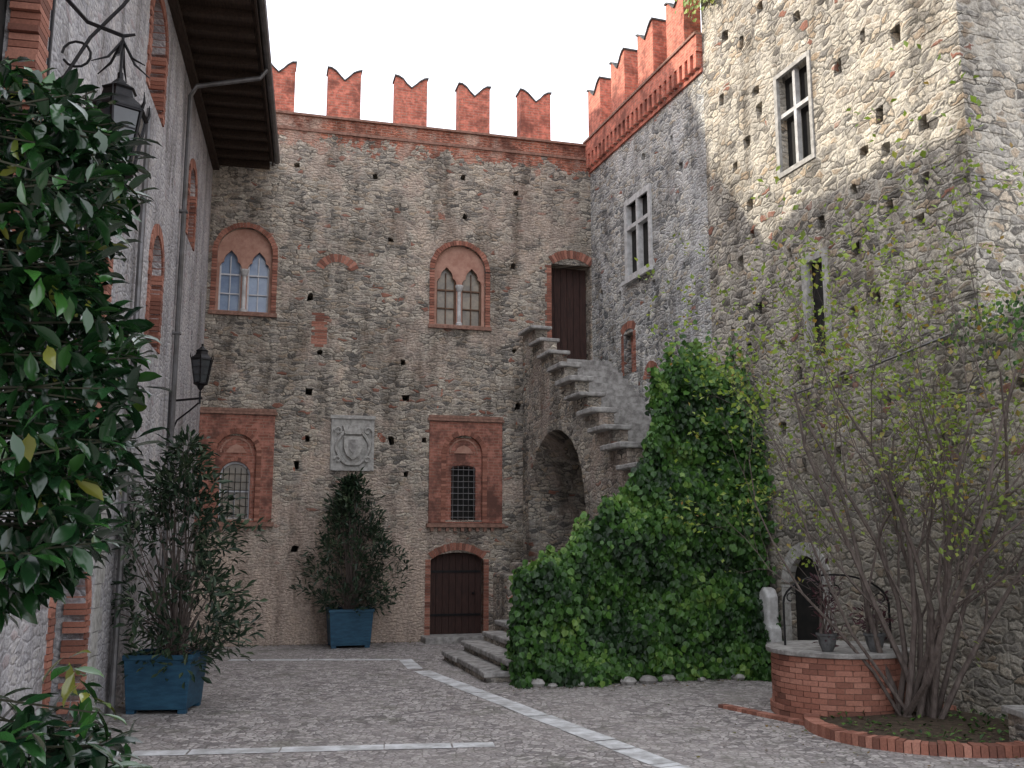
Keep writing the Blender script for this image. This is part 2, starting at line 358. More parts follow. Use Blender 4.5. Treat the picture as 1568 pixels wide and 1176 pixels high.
for i in range(8): d.box(5.84+i*.174,5.84+i*.174+.165,.22,.27,.15,2.25)
d.obj('plank_door',M_DOOR,parent=castle)
d=MB(); d.box(5.86,7.2,.2,.22,.6,.66); d.box(5.86,7.2,.2,.22,1.7,1.76); d.lathe(7.0,.19,[(.04,1.15),(.04,1.2)],8); d.obj('door_iron',M_IRON,parent=castle)
MB().box(5.6,7.5,-.7,.22,-.1,.15).obj('door_step',M_SLAB,parent=castle,bevel=.02)
v.obj('brick_surrounds',M_VOUS,parent=castle)
d=MB()
for i in range(6): d.box(9.14+i*.19,9.14+i*.19+.18,.40,.44,7.2,10.15)
d.obj('upper_door',M_DOOR,parent=castle)
# coat of arms: slab with a cartouche, scrolls, shield and coronet
ca=empty('coat_of_arms',FB)
MB().box(3.2,4.31,-.05,-.002,4.27,5.67).obj('slab',M_CREST,parent=ca,bevel=.01)
b=MB(); b.box(3.18,4.33,-.10,-.052,5.60,5.69); b.box(3.22,3.27,-.08,-.052,4.30,5.59); b.box(4.24,4.29,-.08,-.052,4.30,5.59)
oc=[(3.76+.40*math.cos(t)*(1+.08*math.cos(4*t)),-.085,4.88+.47*math.sin(t)*(1-.05*math.cos(4*t))) for t in [2*math.pi*i/28 for i in range(29)]]
b.tube(oc,.045,6)
for sx in (-1,1):
    for zc,r_ in ((5.28,.11),(4.55,.09)):
        b.tube([(3.76+sx*(.37+r_*math.cos(t)*(1-t/9)),-.10,zc+r_*math.sin(t)*(1-t/9)) for t in [i*.5 for i in range(12)]],.028,5)
b.prism([(3.53,5.14),(3.53,4.85),(3.60,4.66),(3.76,4.54),(3.92,4.66),(3.99,4.85),(3.99,5.14)],-.17,-.05)
b.prism([(3.56,5.20),(3.96,5.20),(4.03,5.42),(3.9,5.32),(3.84,5.47),(3.76,5.34),(3.68,5.47),(3.62,5.32),(3.49,5.42)],-.16,-.05)
b.obj('crest_relief',M_CREST,parent=ca)
b=MB(); b.prism([(3.64,5.06),(3.64,4.86),(3.76,4.68),(3.88,4.86),(3.88,5.06)],-.19,-.168); b.obj('shield',M_SLAB,parent=ca)

# ------------------------------------------------------------------ STAIRCASE : upper flight runs along the curtain wall
st=empty('stone_staircase',FR)
n=9; kk=[.95+i*.69 for i in range(n+1)]; zz_=[8.0-i*.455 for i in range(n+1)]
prof=[(.0,8.0)]
for i in range(n): prof+= [(kk[i],zz_[i]),(kk[i],zz_[i+1])]
prof+=[(kk[n],zz_[n])]
outer=[(-.0,-.1),(7.3,-.1),(7.3,zz_[n])]+list(reversed(prof[:-1]))
A=arch(.45,4.25,1.2,3.32,1.86,20)
MB().plate(outer,[A],-2.05,-1.7).obj('stair_wall',M_S,parent=st)
MB().plate([(0,-.1),(7.3,-.1),(7.3,2.6),(1.2,6.9),(0,6.95)],[A],-1.695,-.005).obj('stair_vault',M_S,parent=st)
sv=MB()
for i in range(26):
    t0=math.pi*(i+.05)/26;t1=math.pi*(i+.95)/26; e1=.24+random.uniform(-.09,.08)
    sv.prism([(2.35+math.cos(t)*(1.90+e),3.32+math.sin(t)*(1.86+e)) for t,e in ((t0,0),(t0,e1),(t1,e1),(t1,0))],-2.06-random.uniform(0,.02),-1.8)
sv.obj('arch_stones',M_S,parent=st)
cp=MB(); cp.box(.0,1.08,-2.20,-1.6,8.002,8.09)
for i in range(n): cp.box(kk[i]-.20+random.uniform(-.05,.05),kk[i]+.80+random.uniform(-.08,.04),-2.22+random.uniform(-.07,.06),-1.62,zz_[i+1]+.002,zz_[i+1]+random.uniform(.09,.13))
cp.obj('parapet_caps',M_SLAB,parent=st,bevel=.025)
tr=MB(); tr.box(.02,1.3,-1.69,-.01,6.96,7.2)
for i in range(19): tr.box(1.3+i*.31,1.3+i*.31+.36,-1.69,-.01,6.8-i*.205,6.99-i*.205)
tr.obj('upper_steps',M_SLAB,parent=st)
sb=empty('lower_steps',FB)
lo=MB(); body=MB(); x0=5.42; zt=0
for i in range(11):
    rise,run=(.19,.43) if i<4 else (.23,.27)
    zt+=rise; yf_=-7.85; yb=-4.0 if i<3 else -3.4
    y=yb; segs=[yb]
    while y>yf_+.9: y-=random.uniform(.9,1.6); segs.append(max(y,yf_))
    if segs[-1]!=yf_: segs.append(yf_)
    for a,b_ in zip(segs[:-1],segs[1:]):
        if a-b_>.05: lo.box(x0-.05+random.uniform(-.03,.03),x0+run+.1,b_+.008,a,zt-.10,zt+random.uniform(-.012,.012))
    body.box(x0,x0+run-.003,yf_+.05,yb-.02,-.1,zt-.102); x0+=run
lo.obj('treads',M_SLAB,parent=sb,bevel=.025); body.box(x0,x0+.7,-7.4,-3.4,-.1,zt-.1); body.obj('masonry',M_S,parent=sb)
MB().plate([(6.5,-.1),(10.7,-.1),(10.7,3.6),(8.8,3.2),(6.5,1.3)],[],-7.45,-7.3).obj('parapet',M_S,parent=sb)
MB().box(7.0,8.0,-3.35,-1.9,.0,1.75).box(7.3,7.9,-3.2,-2.3,1.75,2.0).obj('pier_base',M_S,parent=sb,bevel=.06)

# ------------------------------------------------------------------ RIGHT CURTAIN WALL
cw=empty('curtain_wall',FR)
def putR(a,b,z0,z1,n,avoid,s=1.0):
    out=[];tries=0;acc=[]
    while len(out)<n and tries<2000:
        tries+=1; x=random.uniform(a,b); z=random.uniform(z0,z1)
        if any(r_[0]-.3<x<r_[1]+.3 and r_[2]-.3<z<r_[3]+.35 for r_ in avoid): continue
        if any(abs(x-p)<.45 and abs(z-q)<.45 for p,q in acc): continue
        acc.append((x,z)); out.append(hole(x,z,.17*s,.19*s))
    return out
W1=(2.4,3.7,9.2,11.1);W3=(2.05,2.6,6.7,7.7);W4=(3.3,3.8,6.0,6.6);W6=(5.5,5.9,4.9,5.8)
hs=[rect(2.4,3.7,9.2,11.1),rect(2.05,2.6,6.7,7.75),arch(3.3,3.8,6.0,6.4),rect(5.5,5.9,4.9,5.8)]
hs+=putR(.4,6.2,5,12.4,18,[W1,W3,W4,W6])
MB().plate(rect(-.05,6.47,-.3,13.6),hs,0,.5).obj('wall_face',M_R,parent=cw)
MB().box(-.05,6.47,.5,1.1,-.3,13.6).obj('wall_core',M_DARK,parent=cw)
mb=MB();cop=MB()
for i in range(4): merlon(mb,cop,.15+1.62*i,.86,13.86,1.5,-.1,.35)
mb.obj('merlons',M_BR2,parent=cw); cop.obj('merlon_copings',M_COP,parent=cw)
mb=MB(); mb.box(-.1,6.46,-.14,1.1,13.40,13.80)
x=.05
while x<6.3: mb.box(x,x+.12,-.14,-.002,13.02,13.398); x+=.26
mb.box(-.1,6.46,-.05,-.003,12.9,13.0)
mb.obj('brick_cornice',M_BR2,parent=cw)
MB().box(-.1,6.46,-.18,1.1,13.802,13.86).obj('coping',M_COPB,parent=cw)
w=MB(); w.plate(rect(2.3,3.8,9.1,11.25),[rect(2.44,3.00,9.22,10.42),rect(3.10,3.66,9.22,10.42),rect(2.44,3.0,10.52,11.1),rect(3.10,3.66,10.52,11.1)],-.05,.10)
w.obj('window_surround',M_WSTONE,parent=cw); MB().box(2.2,3.9,-.14,-.052,9.0,9.09).obj('sill',M_WSTONE,parent=cw)
MB().box(2.38,3.72,.102,.3,9.15,11.15).box(3.28,3.82,.12,.3,5.98,6.68).box(5.48,5.92,.12,.3,4.9,5.82).obj('room_shade',M_DARK,parent=cw)  # near-black boxes set close behind the openings as painted shade
v=MB()
for x in (1.97,2.68):
    z=6.7
    while z<7.7: v.box(x-.07,x+.065,-.012,.2,z,z+.066); z+=.076
v.vous(2.325,7.35,.52,.72,50,130,-.012,.2)
for x in (5.40,6.0):
    z=4.6
    while z<5.8: v.box(x-.1,x+.095,-.012,.2,z,z+.066); z+=.076
v.vous(3.55,6.4,.25,.42,0,180,-.01,.2)
v.obj('brick_surrounds',M_VOUS,parent=cw)
MB().box(2.06,2.59,.2,.25,6.7,7.75).obj('shutter',M_BR,parent=cw)

# ------------------------------------------------------------------ TOWER
tw=empty('stone_tower',FR)
W2=(9.15,10.4,9.3,11.5);W5=(9.8,10.5,5.6,7.6);WD=(8.1,10.3,0,2.4)
hs=[rect(9.27,10.27,9.45,11.38),rect(9.9,10.42,5.7,7.5),arch(8.95,9.95,.0,1.72,.5)]
hs+=putR(6.9,13.4,2.5,17.5,75,[W2,W5,WD],1.25)
MB().plate(rect(6.475,13.9,-.3,19),hs,0,.6).obj('tower_face',M_T,parent=tw)
MB().box(6.475,13.9,.6,8,-.3,19).obj('tower_body',M_T,parent=tw)
MB().box(9.2,10.4,.18,.59,9.3,11.5).box(9.8,10.5,.12,.59,5.6,7.6).box(8.9,10.0,.10,.59,-.1,2.3).obj('room_shade',M_DARK,parent=tw)  # black boxes just inside windows and doorway, standing in for shade
w=MB(); w.plate(rect(9.18,10.35,9.36,11.46),[rect(9.275,10.265,9.455,11.375)],-.03,.04)
w.plate(rect(9.78,10.54,5.58,7.62),[rect(9.92,10.40,5.72,7.48)],-.03,.06); w.obj('window_surrounds',M_CREST,parent=tw)
w=MB(); w.box(9.72,9.80,.03,.13,9.46,11.37); w.box(9.28,9.718,.03,.13,10.55,10.63); w.box(9.802,10.26,.03,.13,10.55,10.63); w.obj('window_cross',M_WSTONE,parent=tw)
q=MB(); z=0;k=0
while z<18.5:
    h=random.uniform(.28,.42); L1=.75 if k%2 else .4
    q.box(13.9-L1,13.915,-.015,1.15-L1,z,z+h-.015); z+=h;k+=1
q.obj('quoins',M_T,parent=tw)
v=MB()
for i in range(9):
    t0=math.pi*(i+.06)/9;t1=math.pi*(i+.94)/9
    v.prism([(9.45+math.cos(t)*(.5+e),1.72+math.sin(t)*(.5+e)) for t,e in ((t0,0),(t0,.24),(t1,.24),(t1,0))],-.03,.095)
for sg in (8.83,10.07):
    z=.0
    while z<1.65: h=random.uniform(.25,.4); h=min(h,1.7-z); v.box(sg-.12,sg+.115,-.03,.095,z,z+h-.012); z+=h
v.obj('door_surround',M_CREST,parent=tw)
mb=MB();cop=MB()
for i in range(5): merlon(mb,cop,6.6+1.6*i,.86,19.0,1.4,0,.5)
mb.obj('merlons',M_BR2,parent=tw); cop.obj('merlon_copings',M_COP,parent=tw)
pil=MB(); pil.prism([(8.16,0),(8.74,0),(8.70,.9),(8.62,.95),(8.63,1.45),(8.56,1.60),(8.42,1.64),(8.30,1.5),(8.30,.98),(8.2,.9)],-.28,-.04)
pil.obj('stone_stele',M_WSTONE,FR,bevel=.05)
cb=MB(); cb.tube([(9.2,-.06,5.12),(10.5,-.09,5.2),(12,-.06,5.32),(13.4,-.06,5.45)],.022,5); cb.obj('wall_cable',M_COPPER,FR)
yw=MB(); yw.plate([(13.905,-.3),(26,-.3),(26,5.9),(20,5.7),(16,5.75),(13.905,5.5)],putR(14.2,20,1,5,10,[]),0,.6)
cy=yw.obj('courtyard_wall',M_T,FR)
MB().box(13.92,26,.6,.9,-.3,5.2).obj('core',M_DARK,parent=cy)

# ------------------------------------------------------------------ LEFT BUILDING
lb=empty('left_palace',FL)
hs=[arch(-4.15,-3.1,8.9,10.1,.45),arch(-8.2,-7.05,5.8,7.2,.55),arch(-9.45,-8.0,9.7,11.0,.5),arch(-13.0,-11.35,.0,1.6,.65),rect(-12.6,-11.5,3.9,6.2),rect(-16.8,-15.3,5.3,8.0)]
hs+=[hole(-6.2,5.0),hole(-2.4,7.1),hole(-10.4,6.5),hole(-6.4,9.2),hole(-2.0,4.2)]
MB().plate(rect(-22,.9,-.3,12.35),hs,0,.5).obj('wall_face',M_L,parent=lb)
MB().box(-22,.9,.5,14,-.3,12.35).obj('body',M_L,parent=lb)
MB().box(1.6,5.0,5,11,-.3,19.9).obj('added_shade_block',M_L,parent=lb)  # unseen block added to raise the shadow edge on the stone tower
v=MB()
def jamb(x,z0,z1,w=.16):
    z=z0
    while z<z1: v.box(x-w/2-random.choice((0,.05)),x+w/2+random.choice((0,.05)),-.03,.25,z,z+.066); z+=.076
for (a,b,z0,zs,h) in ((-4.15,-3.1,8.9,10.1,.45),(-8.2,-7.05,5.8,7.2,.55),(-9.45,-8.0,9.7,11.0,.5),(-13.0,-11.35,0,1.6,.65)):
    jamb(a-.08,z0,zs); jamb(b+.08,z0,zs)
    cx=(a+b)/2; r=(b-a)/2
    for i in range(22):
        t0=math.pi*(i+.06)/22;t1=math.pi*(i+.94)/22
        v.prism([(cx+math.cos(t)*(r+e),zs+math.sin(t)*(h+e)) for t,e in ((t0,0),(t0,.2),(t1,.2),(t1,0))],-.03,.25)
for a,b,z0,z1 in ((-12.6,-11.5,3.9,6.2),(-16.8,-15.3,5.3,8.0)):
    jamb(a-.12,z0-.1,z1+.25,.3); jamb(b+.12,z0-.1,z1+.25,.3)
    x=a
    while x<b: v.box(x,x+.066,-.03,.25,z1,z1+.25); x+=.076
v.obj('brick_surrounds',M_VOUS,parent=lb)
f=MB()
for a,b,z0,z1 in ((-4.15,-3.1,8.9,10.6),(-8.2,-7.05,5.8,7.8),(-9.45,-8.0,9.7,11.6)): f.box(a,b,.3,.35,z0,z1)
f.obj('brick_infill',M_BR,parent=lb)
f=MB(); f.box(-12.6,-11.5,.3,.35,3.9,6.2); f.box(-16.8,-15.3,.3,.35,5.3,8.0); f.box(-13.0,-11.35,.35,.4,0,2.3); f.obj('panes',M_DARK,parent=lb)
q=MB(); z=0
while z<3.4: L1=random.choice((.35,.55)); q.box(-10.9,-10.9+L1,-.02,.1,z,z+.3); z+=.315
q.obj('stone_jamb',M_CREST,parent=lb)
rf=MB(); vs=[]
for X in (-22,-.1):
    vs+=[(X,-1.45,12.50),(X,7,19.6),(X,15.5,12.5),(X,15.5,12.3),(X,7,19.4),(X,-1.45,12.32)]
rf.add(vs,[(0,1,7,6),(1,2,8,7),(2,3,9,8),(3,4,10,9),(4,5,11,10),(5,0,6,11),(0,5,4,1),(1,4,3,2),(6,7,10,11),(7,8,9,10)])
rf.obj('roof',M_TILE,parent=lb)
ea=MB(); ea.box(-22,-.08,-1.48,-.0,12.26,12.30)
x=-21.8
while x<-.1: ea.box(x,x+.14,-1.42,-.0,12.10,12.257); x+=.62
ea.box(-22,-.08,-1.52,-1.485,12.14,12.46); ea.box(-22,.0,-.16,-.002,11.96,12.09); ea.obj('eaves',M_WOOD,parent=lb)
g=MB(); g.tube([(-22,-1.60,12.30),(-.05,-1.60,12.30)],.085,10)
g.tube([(-5.3,-1.58,12.22),(-5.3,-1.45,12.02),(-5.3,-.2,11.72),(-5.3,-.09,11.5),(-5.3,-.09,0.0)],.05,8)
g.tube([(-9.7,-.1,9.2),(-9.7,-.1,0.0)],.045,8)
for z in (1.5,4,6.5,9): g.box(-5.37,-5.23,-.16,0,z,z+.04)
g.obj('gutter_and_downpipes',M_COPPER,parent=lb)
MB().box(-19.5,-15.2,26.6,34,-.3,24.2).obj('unseen_shade_tower',M_T)  # unseen block, placed and sized to shade the curtain wall

# ------------------------------------------------------------------ GROUND
MB().add([(-400,-400,0),(400,-400,0),(400,400,0),(-400,400,0)],[(0,1,2,3)]).obj('ground',M_GR)
pb=MB()
def band(a,b,w,z=.004):
    a=Vector((*a,0));b=Vector((*b,0)); d=(b-a); L=d.length; d.normalize(); n=Vector((-d.y,d.x,0))*w/2; s=0
    while s<L:
        l=min(random.uniform(.5,1.3),L-s); e=Vector((0,0,z+random.uniform(0,.004))); g_=random.uniform(.006,.02)
        p=a+d*(s+g_); q_=a+d*(s+l-g_); r_=lambda: 1+random.uniform(-.16,.06)
        pb.add([p-n*r_()+e,q_-n*r_()+e,q_+n*r_()+e,p+n*r_()+e],[(0,1,2,3)]); s+=l
band((-5.0,11.9),(-.2,12.5),.32); band((-1.75,19.6),(1.75,11.3),.36); band((1.75,11.3),(3.2,7.9),.36,.004); band((-6.0,21.4),(-2.4,21.5),.3); band((-2.3,21.6),(-1.9,19.9),.3)
pb.obj('paving_bands',M_BAND)

# ------------------------------------------------------------------ LEAVES
T_SMALL=(np.array([(0,0,0),(.5,.34,.08),(1,0,-.05),(.5,-.34,.08)]),[(0,1,2),(0,2,3)])
T_LONG=(np.array([(0,0,0),(.25,.13,.04),(.6,.17,.05),(1,0,-.08),(.6,-.17,.05),(.25,-.13,.04)]),[(0,1,2,3),(0,3,4,5)])
T_IVY=(np.array([(0,0,0),(.1,.38,.03),(.55,.45,.06),(1,0,-.08),(.55,-.45,.06),(.1,-.38,.03)]),[(0,1,2,3),(0,3,4,5)])
T_LAUR=(np.array([(0,0,0),(.12,.05,.01),(.3,.17,.05),(.55,.21,.06),(.8,.13,.03),(1,0,-.10),(.8,-.13,.03),(.55,-.21,.06),(.3,-.17,.05),(.12,-.05,.01),(.3,0,.0),(.55,0,.0),(.8,0,-.03)]),
   [(0,1,10),(1,2,10),(2,3,11,10),(3,4,12,11),(4,5,12),(5,6,12),(6,7,11,12),(7,8,10,11),(8,9,10),(9,0,10)])
def leaves(name,P,A,Nn,size,mat,T,parent=None,M=None,rnd=None,smooth=False):
    P=np.asarray(P,float);A=np.asarray(A,float);Nn=np.asarray(Nn,float);n=len(P)
    A/=np.linalg.norm(A,axis=1)[:,None]+1e-9
    B=np.cross(Nn,A);B/=np.linalg.norm(B,axis=1)[:,None]+1e-9
    U=np.cross(A,B); t,fc=T; size=np.asarray(size).reshape(-1,1,1)*np.ones((n,1,1))
    V=P[:,None,:]+size*(t[None,:,0:1]*A[:,None,:]+t[None,:,1:2]*B[:,None,:]+t[None,:,2:3]*U[:,None,:])
    k=len(t); F=[]
    for i in range(n):
        o_=i*k; F+= [tuple(o_+j for j in f) for f in fc]
    me=bpy.data.meshes.new(name); me.from_pydata(V.reshape(-1,3).tolist(),[],F); me.materials.append(mat)
    r=rng.random(n) if rnd is None else np.clip(rnd,0,1)
    at=me.attributes.new('rnd','FLOAT','FACE'); at.data.foreach_set('value',np.repeat(r,len(fc)).astype(np.float32))
    if smooth: me.polygons.foreach_set('use_smooth',[True]*len(me.polygons))
    ob=bpy.data.objects.new(name,me); col.objects.link(ob)
    if parent is not None: ob.parent=parent
    elif M is not None: ob.matrix_world=M
    return ob
def nz(x,y,z,s=1.0): return mnoise.noise(Vector((x*s,y*s,z*s)))

# ivy in frame B
hx=[5.75,6.0,6.4,7.2,8.1,8.6,8.8,9.2,9.8,10.4,11.0]; hz=[1.4,1.9,2.1,2.65,3.4,4.1,4.9,5.6,5.8,5.4,4.9]
def H(x): return float(np.interp(x,hx,hz))+.34*nz(x,3,0,2.3)+.18*nz(x,9,0,6)
def yf(x,z):
    return -8.15+.05*z+.50*nz(x,z,1.5,.9)+.30*nz(x,z,4.5,2.4)-.25*max(0,1-z/1.2)
P=[];A=[];Q=[];S=[];Rn=[]
def addleaf(p,nrm,sz,br=0):
    nrm=np.array(nrm,float)+rng.normal(0,.45,3); a=np.array([rng.normal(0,.6),rng.normal(0,.3)-.15,-1.0])
    P.append(p);A.append(a);Q.append(nrm);S.append(sz)
    Rn.append(.40+.6*nz(*p,1.1)+.55*nz(p[0]+9,p[1],p[2],3)+rng.normal(0,.18)+br)  # br puts highlights into the colour of the top leaves
while len(P)<25000:
    x=random.uniform(5.8,11.0); z=random.uniform(0,6.6)
    h=H(x)
    if z>h+random.uniform(-.1,.12): continue
    d=abs(random.gauss(0,.14))
    addleaf((x,yf(x,z)-d+.06,z),(0,-1,.45),random.uniform(.07,.15))
for i in range(6000):
    x=random.uniform(5.8,11.0); h=H(x); dep=.9 if x<8.7 else 1.6
    dy=random.uniform(0,dep); y=yf(x,h)+dy
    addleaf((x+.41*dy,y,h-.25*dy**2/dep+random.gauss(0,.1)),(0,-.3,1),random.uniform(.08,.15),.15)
for i in range(2600):
    z=random.uniform(0,2.0); dy=random.uniform(0,.8); addleaf((5.85+.3*dy+.25*nz(dy,z,0,2)+.08*z+random.gauss(0,.05),-8.2+dy,z),(-1,-.3,.3),random.uniform(.08,.14))
for i in range(3600):
    z=random.uniform(3.0,5.3); dy=random.uniform(0,1.8); addleaf((8.78+.42*dy+.3*nz(dy,z,0,1.5)+max(0,z-4.6)*.4+random.gauss(0,.08),-8+dy,z),(-1,-.2,.4),random.uniform(.08,.15))
for i in range(1400):
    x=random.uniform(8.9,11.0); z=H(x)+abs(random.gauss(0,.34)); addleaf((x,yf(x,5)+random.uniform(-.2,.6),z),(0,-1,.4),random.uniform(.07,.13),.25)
for i in range(2500):
    z=random.uniform(0,5.4); k=8.0+.4*nz(z,0,0,1.2)+random.gauss(0,.2); q=FB.inverted()@(FR@Vector((k,-.06-abs(random.gauss(0,.12)),z))); addleaf(tuple(q),(-1,-.6,.4),random.uniform(.07,.13))
ivy=leaves('ivy_hedge',P,A,Q,S,M_IVY,T_IVY,M=FB,rnd=np.array(Rn))
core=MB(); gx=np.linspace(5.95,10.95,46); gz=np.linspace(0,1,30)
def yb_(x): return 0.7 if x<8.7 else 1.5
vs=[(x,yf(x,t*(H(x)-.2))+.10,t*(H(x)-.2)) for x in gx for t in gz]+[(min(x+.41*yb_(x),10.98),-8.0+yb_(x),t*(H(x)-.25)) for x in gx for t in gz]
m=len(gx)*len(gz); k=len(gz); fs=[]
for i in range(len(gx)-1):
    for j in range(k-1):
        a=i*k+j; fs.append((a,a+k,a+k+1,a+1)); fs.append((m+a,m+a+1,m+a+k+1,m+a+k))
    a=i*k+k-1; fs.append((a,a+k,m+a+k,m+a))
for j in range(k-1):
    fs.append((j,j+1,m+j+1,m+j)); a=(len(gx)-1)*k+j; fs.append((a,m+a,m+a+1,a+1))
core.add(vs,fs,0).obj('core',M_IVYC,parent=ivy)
rk=MB()
for i in range(9):
    x=6.0+i*.55+random.uniform(-.2,.2); s=random.uniform(.07,.15)
    rk.lathe(x,-8.5+random.uniform(-.12,.12),[(s*.8,-.02),(s*1.15,s*.4),(s*.8,s*.8),(s*.2,s*.95)],7,random.random())
rk.obj('border_stones',M_SLAB,FB)

def bush(name,c,prof,ntip,nl,size,mat,T,root_z,spread=.16,up=.5):
    e=empty(name); zs_=[p[0] for p in prof]; rs=[p[1] for p in prof]
    stem=MB(); P=[];A=[];Q=[];S=[]; Rn=[]
    ax=random.uniform(0,9)
    for i in range(ntip):
        z=random.uniform(zs_[0],zs_[-1]); r=float(np.interp(z,zs_,rs)); th=random.uniform(0,2*math.pi)
        rr=r*(random.random()**.42)*(1+.7*nz(math.cos(th)*1.3+ax,math.sin(th)*1.3,z,1.3))
        t=Vector((c[0]+rr*math.cos(th),c[1]+rr*math.sin(th),z+random.gauss(0,.08)))
        if i%4==0:
            b0=Vector((c[0]+random.uniform(-.1,.1),c[1]+random.uniform(-.1,.1),root_z)); md=b0.lerp(t,.5)+Vector((random.uniform(-.1,.1)-.1*math.cos(th)*r,random.uniform(-.1,.1),.15))
            stem.tube([b0,md,t],[.018,.011,.004],4,False)
        base=.45+.55*nz(t.x,t.y,t.z,1.8)
        out=Vector((math.cos(th),math.sin(th),up)).normalized()
        for j in range(nl):
            o_=Vector(rng.normal(0,1,3)).normalized()
            d=(out*.9+o_).normalized(); P.append(t+o_*spread*random.random()+out*random.uniform(-.1,.1)); A.append(d)
            Q.append(np.array([0,0,1])+rng.normal(0,.4,3)); S.append(size*random.uniform(.7,1.25)); Rn.append(base+rng.normal(0,.2))
    stem.obj('stems',M_BARK,parent=e); leaves('foliage',P,A,Q,S,mat,T,parent=e,rnd=np.array(Rn)); return e
def planter(name,c,w,h,rot):
    M=Matrix.Translation((c[0],c[1],0))@Matrix.Rotation(rot,4,'Z'); e=empty(name,M)
    b=MB(); s=w/2; k=s*.86
    b.add([(-k,-k,.06),(k,-k,.06),(k,k,.06),(-k,k,.06),(-s*.96,-s*.96,h),(s*.96,-s*.96,h),(s*.96,s*.96,h),(-s*.96,s*.96,h)],[(0,3,2,1),(0,1,5,4),(1,2,6,5),(2,3,7,6),(3,0,4,7)])
    for a in (-1,1):
        for d in (-1,1): b.box(a*k*.85-.06,a*k*.85+.06,d*k*.85-.06,d*k*.85+.06,0,.06)
    b.box(-s,s,-s,-s+.05,h-.02,h+.05); b.box(-s,s,s-.05,s,h-.02,h+.05); b.box(-s,-s+.05,-s+.05,s-.05,h-.02,h+.05); b.box(s-.05,s,-s+.05,s-.05,h-.02,h+.05)
    b.obj('box',M_BLUE,parent=e,bevel=.008)
    MB().box(-s*.9,s*.9,-s*.9,s*.9,h-.12,h-.06).obj('soil',M_SOIL,parent=e); return e
planter('blue_planter',(-5.15,15.1),1.0,.78,.05)
bush('potted_oleander',(-5.05,15.2),[(.7,.7),(1.1,1.0),(1.8,1.1),(2.6,.95),(3.2,.6),(3.95,.15)],290,10,.17,M_BUSH,T_LONG,.7,.22,.3)
pB=FB@Vector((3.72,-.75,0))
planter('blue_planter',(pB.x,pB.y),1.08,.85,a15)
bush('potted_oleander',(pB.x,pB.y),[(.85,.75),(1.4,1.2),(2.1,1.2),(2.9,.85),(3.5,.45),(3.95,.1)],350,11,.16,M_BUSH,T_LONG,.8,.18,.8)

# well: round brick shaft laid in courses, stone rim, iron arch with pulley
we=empty('brick_well',Matrix.Translation((4.78,14.82,0)))
sh=MB(); nb=26
for c_ in range(11):
    z0=.012+c_*.077; off=(c_%2)*.5
    R1=.955 if c_>1 else .985
    for j in range(nb):
        t0=2*math.pi*(j+off+.03)/nb; t1=2*math.pi*(j+off+.97)/nb; r_=R1+random.uniform(-.006,.006)
        q=[(.80*math.cos(t0),.80*math.sin(t0)),(r_*math.cos(t0),r_*math.sin(t0)),(r_*math.cos((t0+t1)/2),r_*math.sin((t0+t1)/2)),(r_*math.cos(t1),r_*math.sin(t1)),(.80*math.cos(t1),.80*math.sin(t1))]
        sh.add([(a,b,z0) for a,b in q]+[(a,b,z0+.067) for a,b in q],[(5,6,7,8,9)]+[(i,(i+1)%5,(i+1)%5+5,i+5) for i in range(5)])
sh.obj('bricks',M_VOUS,parent=we)
MB().lathe(0,0,[(.938,-.05),(.938,.858),(.6,.858),(.6,.3)],40).obj('mortar',M_COPB,parent=we)
w=MB(); w.lathe(0,0,[(.6,.862),(1.02,.862),(1.03,.93),(.62,.931)],36); w.obj('stone_cap',M_SLAB,parent=we,bevel=.01)
ir=MB(); ir.tube([(-.74*math.cos(.3),.74*math.sin(.3),.93)]+[(-.74*math.cos(.3)*math.cos(t),.74*math.sin(.3)*math.cos(t),1.55+.42*math.sin(t)) for t in [math.pi*i/16 for i in range(17)]]+[(.74*math.cos(.3),-.74*math.sin(.3),.93)],.016,6)
ir.tube([(0,0,1.97),(0,0,1.82)],.01,5); ir.tube([(.08*math.cos(t),.0,1.74+.08*math.sin(t)) for t in [i*.45 for i in range(15)]],.012,5)
for sx in (-1,1): ir.tube([(sx*(.60-.10*math.cos(t)*(1-t/8)),-sx*.18,1.62+.10*math.sin(t)*(1-t/8)) for t in [i*.45 for i in range(12)]],.009,5)
ir.obj('iron_arch',M_IRON,parent=we)
def pot(name,x,y,z,s):
    e=empty(name,Matrix.Translation((x,y,z)))
    MB().lathe(0,0,[(.09*s,0),(.14*s,.12*s),(.17*s,.26*s),(.19*s,.27*s),(.19*s,.31*s),(.16*s,.31*s),(.15*s,.28*s)],14).obj('pot',M_COP,parent=e)
pot('flower_pot',4.42,14.14,.935,.8); pot('flower_pot',5.08,14.12,.935,.8)
bush('potted_plant',(4.42,14.14),[(1.15,.08),(1.4,.2),(1.7,.26),(1.9,.1)],26,6,.11,M_PURP,T_LONG,1.15,.1)
bush('potted_plant',(5.08,14.12),[(1.15,.1),(1.3,.26),(1.5,.22),(1.6,.1)],26,6,.10,M_PURP,T_LONG,1.15,.1)

